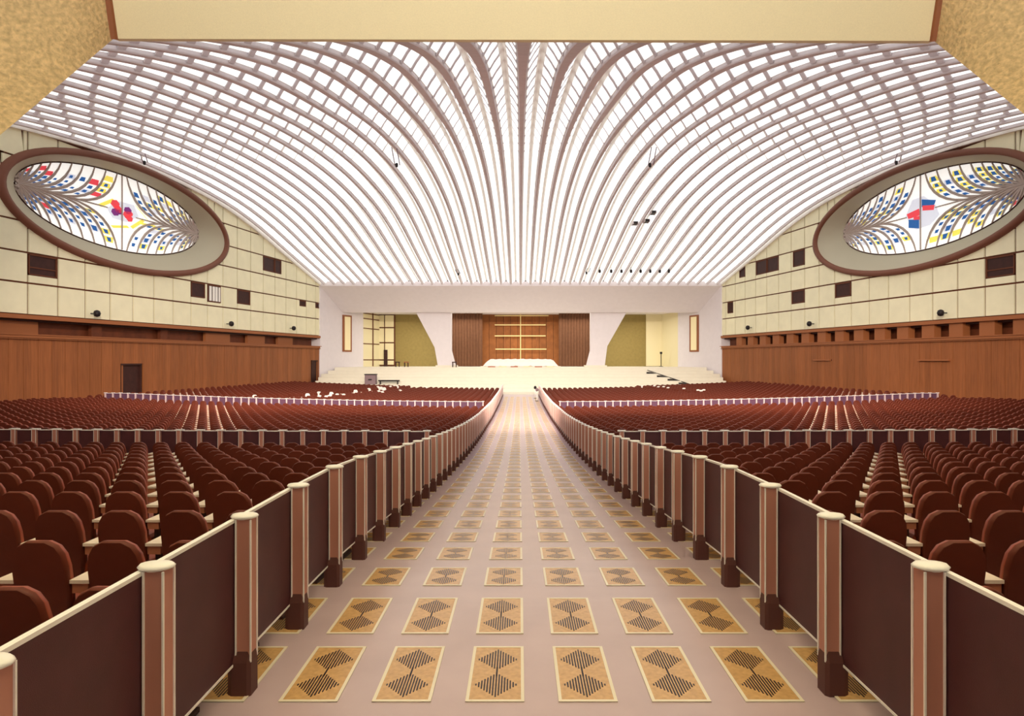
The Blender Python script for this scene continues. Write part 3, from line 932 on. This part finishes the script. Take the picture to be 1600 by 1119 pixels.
cross(43.2, C+2.5, 27.6, .49, 'farther purple barrier with cream posts crossing the right seats', 1)

# ================================================================== SEATS
def rounded_back(mb, mi_front, mi_back):
    # slab tapering upward with rounded shoulders, leaning back (towards -y, the camera)
    pts = [(-.165, .34), (.165, .34), (.188, .56), (.188, .74), (.172, .83), (.135, .89), (.07, .925), (-.07, .925), (-.135, .89), (-.172, .83), (-.188, .74), (-.188, .56)]
    n = len(pts)
    f = lambda z: -.20-.10*(z-.36)/.57
    front = [(x, f(z)+.05, z) for x, z in pts]; back = [(x*.97, f(z)-.03, z) for x, z in pts]
    mid = [(x*1.03, f(z)+.01, z+(.008 if z > .8 else 0)) for x, z in pts]
    b0 = len(mb.v)
    mb.add(front, [tuple(range(n))[::-1]], mi_front)
    mb.add(mid, []); mb.add(back, [tuple(range(n))], mi_back)
    for i in range(n):
        j = (i+1) % n
        mb.f.append((b0+i, b0+j, b0+n+j, b0+n+i)); mb.m.append(mi_front)
        mb.f.append((b0+n+i, b0+n+j, b0+2*n+j, b0+2*n+i)); mb.m.append(mi_back)
def seat_parts():
    bk = MB(); rounded_back(bk, 0, 1)
    cu = MB()
    pl = [(-.215, -.2), (.215, -.2), (.22, .18), (.16, .24), (-.16, .24), (-.22, .18)]
    cu.prism(pl, .36, .45); cu.add([(x, y, .45) for x, y in pl]+[(x*.85, y*.85, .475) for x, y in pl], [(i, (i+1) % 6, 6+(i+1) % 6, 6+i) for i in range(6)]+[tuple(range(6, 12))])
    ar = MB()
    ar.prism([(.196, -.26), (.336, -.26), (.336, .16), (.305, .23), (.228, .23), (.196, .16)], .62, .645, 0)
    ar.prism([(.21, -.25), (.322, -.25), (.31, .14), (.225, .14)], .55, .62, 1)
    lg = MB(); lg.box(.25, .28, -.2, .06, 0, .56); lg.box(.22, .31, -.28, .16, 0, .03)
    lg.box(-.22, .25, -.08, .0, .3, .36)
    return bk, cu, ar, lg
bk, cu, ar, lg = seat_parts()
SEATM = ['seat_leather', 'seat_back', 'arm_top', 'arm_wood', 'seat_leg', 'white_cloth']
rows = []   # (block, side, row, col, x, d)
def wordnum(n):
    o = ['zeroth', 'first', 'second', 'third', 'fourth', 'fifth', 'sixth', 'seventh', 'eighth', 'ninth', 'tenth', 'eleventh', 'twelfth', 'thirteenth', 'fourteenth', 'fifteenth', 'sixteenth', 'seventeenth', 'eighteenth', 'nineteenth']
    if n < 20: return o[n]
    t = {2: 'twent', 3: 'thirt', 4: 'fort', 5: 'fift'}[n//10]
    return t+'ieth' if n % 10 == 0 else t+'y-'+o[n % 10]
PB = {'near': (16.35, -.95, 1.5, .53), 'middle': (42.3, -1.1, 18.0, .52), 'far': (44.9, 1.02, 71.5, .53)}
for blk, (ds0, st, de, pc) in PB.items():
    for s in (-1, 1):
        r = 0; d = ds0
        while (d-de)*(1 if st > 0 else -1) <= 0:
            xl = W(d)-1.5
            if blk == 'near': xl = min(xl, .80*d+1.6)
            c = 0; x = BX+.50
            while x < xl:
                X_ = C+s*x
                ok = True
                if blk == 'far':
                    if s < 0:
                        xa = 19.0-(d-46)*.32      # diagonal aisle
                        if abs(x-xa) < .75: ok = False
                    else:
                        xa = 17.5-(d-46)*.22
                        if abs(x-xa) < .35 and d > 58: ok = False
                        if x < xa and d > 69.5: ok = False
                    if s < 0 and d > 70.2 and x < xa: ok = False
                if ok: rows.append((blk, s, r+1, c+1, X_, d))
                c += 1; x += pc
            r += 1; d += st
def score(t):
    blk, s, r, c, x, d = t
    px, py = proj(x, d, floor_z(x, d)+.93)
    if not (-6 < px < 1606 and py < 1119): return 1e9
    if blk == 'near':
        # hidden behind the aisle barrier?
        xb = C+s*(BX+.07)
        if abs(x) > abs(xb):
            dd = d*xb/x
            zt = CZ+(floor_z(x, d)+.93-CZ)*dd/d
            if zt < floor_z(xb, dd)+1.1: return 1e8+d
        return d
    return 1e5+d
rows.sort(key=score)
for i_ in range(2): pass
proto = None
def mk(nm, m_, mats):
    me = bpy.data.meshes.new(nm); me.from_pydata(m_.v, [], m_.f)
    if nm == 'backrest': me.polygons.foreach_set('use_smooth', [len(f) == 4 for f in m_.f])
    for q in mats: me.materials.append(MATS[q])
    me.polygons.foreach_set('material_index', m_.m); me.update(); return me
ME = [mk('backrest', bk, ['seat_leather', 'seat_back']), mk('seat', cu, ['seat_leather']), mk('armrest', ar, ['arm_top', 'arm_wood']), mk('pedestal', lg, ['seat_leg'])]
V = []; F = []; MI = []
tmpl = []
for m_, base in ((bk, {0: 0, 1: 1}), (cu, {0: 0}), (ar, {0: 2, 1: 3})):
    tmpl.append((m_.v, m_.f, [base[q] for q in m_.m]))
lgs = MB(); lgs.box(.25, .28, -.2, .06, 0, .56)
tmpl.append((lgs.v, lgs.f, [4]*len(lgs.f)))
for i, (blk, s, r, c, x, d) in enumerate(rows):
    z = floor_z(x, d)
    if i < 300:
        where = {'near': 'behind which the nearer cross barrier stands', 'middle': '', 'far': ''}[blk]
        sd = 'left' if s < 0 else 'right'
        lab = 'dark brown seat %s of aisle, %s row before nearer cross barrier, %s from aisle barrier' % (sd, wordnum(r), wordnum(c))
        if blk != 'near':
            lab = 'red-brown seat %s of aisle, %s row before farther cross barrier, %s from aisle barrier' % (sd, wordnum(r), wordnum(c))
        t = tag(empty('hall_seat', (x, d, z)), lab, 'seat', 'seats in the nearest blocks')
        for me in ME: share(me.name.split('.')[0], me, (0, 0, 0), t)
    else:
        speck = False  # whitens some far backs, standing in for pale armrest specks
        if blk == 'far':
            if s < 0:
                off = abs(x+16.2-(d-55)*.28)
                speck = random.random() < (.4 if off < 1.0 else (.1 if off < 2.6 else 0)) and d > 50
            else:
                off = abs(x-15.6+(d-64)*.28)
                speck = random.random() < (.5 if off < .5 else 0) and d > 60
        for ti, (tv, tf, tm) in enumerate(tmpl):
            if speck and ti == 0: tm = [5]*len(tm)
            n = len(V)
            V += [(a+x, b+d, e+z) for a, b, e in tv]
            F += [tuple(q+n for q in f) for f in tf]
            MI += tm
o = newobj('hall_seats', V, F, SEATM, None, False, MI)
tag(o, 'rows of red-brown seats filling the middle and far blocks up to the stage', 'seats', None, 'stuff')
print('SEATS', len(rows))

# ================================================================== SMALL FIXTURES
def on_wall(px, py, side):
    oo = abs(px-812)-( .26*0)
    d = 39.4/(oo/1040+.19)
    return d, CZ+(562-py)*d/1040
for (px, py, side, lab) in ((139, 490, -1, 'black round loudspeaker low on left wall, nearest the camera'), (352, 506, -1, 'black round loudspeaker midway along the left wall'), (451, 513, -1, 'black round loudspeaker on the left wall nearest the stage'),
                            (1477, 489, 1, 'black round loudspeaker low on right wall, nearest the camera'), (1270, 506, 1, 'black round loudspeaker midway along the right wall'), (1173, 512, 1, 'black round loudspeaker on the right wall nearest the stage')):
    d, z = on_wall(px, py, side)
    x, y, z = wpt(side, d, z, -.45)
    t = thing('wall_speaker', (x, y, z), lab, 'loudspeaker', 'round wall loudspeakers')
    mb = MB(); mb.lathe([(.05, -.24), (.18, -.18), (.24, 0), (.18, .18), (.05, .24)], 12); mb.build('body', 'black_metal', t, True)
    mb = MB(); mb.tube([(0, 0, 0), (side*.5, .0, 0)], .04, 5); mb.build('bracket', 'black_metal', t)
# hanging lamps and marks under the vault
def vault_hit(px, py):
    best = None
    d = 17
    while d < 80.4:
        z = CZ+(562-py)/1040*d
        e = z-vault_z(d)
        if e > 0: break
        d += .1
    return (px-812)/1040*d, d, vault_z(d)
fx = [(612, 240, 'pair of thin hanging rods under left half of the vault', 2.2), (1018, 240, 'pair of thin hanging rods under right half of the vault', 2.2),
      (711, 430, 'small dark lamp hanging above the lintel, left of centre', .7), (918, 428, 'small dark lamp hanging above the lintel, right of centre', .7),
      (219, 250, 'thin hanging rods at left edge of vault above the oval window', 1.0), (1402, 250, 'thin hanging rods at right edge of vault above the oval window', 1.0)]
for px, py, lab, ln in fx:
    x, d, z = vault_hit(px, py-8)
    t = thing('hanging_lamp', (x, d, z), lab, 'lamp', 'lamps hanging from the vault')
    for q in (0, .35):
        mb = MB(); mb.tube([(q, 0, .1), (q+.25*(1 if px < 812 else -1), -.1, -ln*.55)], .035, 5); mb.build('rod', 'grey_cloth' if ln > .7 else 'black_metal', t)
    mb = MB(); mb.lathe([(.05, .05), (.1, .0), (.1, -.2), (.05, -.25)], 8, (.12+.25*(1 if px < 812 else -1), -.1, -ln*.5)); mb.build('lamp_head', 'black_metal', t)
for i, px in enumerate((937, 955, 971, 986, 1001, 1016, 1031, 1045)):
    x, d, z = vault_hit(px, 422)
    t = thing('vault_spotlight', (x, d, z-.02), 'small dark spotlight on the vault above right of stage, %s from left in its row' % wordnum(i+1), 'spotlight', 'spotlights above the lintel')
    mb = MB(); mb.lathe([(.05, .12), (.14, .05), (.14, -.22), (.1, -.28)], 8); mb.build('housing', 'black_metal', t)
    mb = MB(); mb.tube([(0, 0, .05), (0, 0, .35)], .03, 5); mb.build('stem', 'black_metal', t)
for i, (px, py) in enumerate(((992, 349), (1010, 346), (1020, 333))):
    x, d, z = vault_hit(px, py)
    t = thing('vault_hatch', (x, d, z+.02), ('dark open hatch in the vault, leftmost of the three right of centre', 'dark open hatch in the vault, middle of the three right of centre', 'dark open hatch in the vault, uppermost of the three right of centre')[i], 'hatch', 'hatches in the vault')
    mb = MB(); mb.box(-.2, .2, -.5, .5, -.1, .12); mb.build('opening', 'black_metal', t)
    mb = MB(); mb.box(-.26, -.2, -.55, .55, -.12, .12); mb.box(.2, .26, -.55, .55, -.12, .12); mb.build('frame', 'rib_concrete', t)
# two dark stanchions at the stage end of the right barrier
for i, (x, d) in enumerate(((1.55, 66.5), (1.62, 62.5))):
    z = floor_z(x, d)
    t = thing('stanchion', (x, d, z), ('black-topped stanchion at the stage end of the right aisle barrier', 'pale-topped stanchion just before the end of the right aisle barrier')[i], 'stanchion')
    mb = MB(); mb.tube([(0, 0, .03), (0, 0, .95)], .03, 6); mb.build('pole', 'rail_cream', t)
    mb = MB(); mb.lathe([(.05, .92), (.14, 1.0), (.14, 1.15), (.05, 1.25)], 8); mb.build('head', 'black_metal' if i == 0 else 'grey_cloth', t)
    mb = MB(); mb.lathe([(.16, 0), (.16, .03), (.05, .06)], 10); mb.build('base', 'black_metal', t)
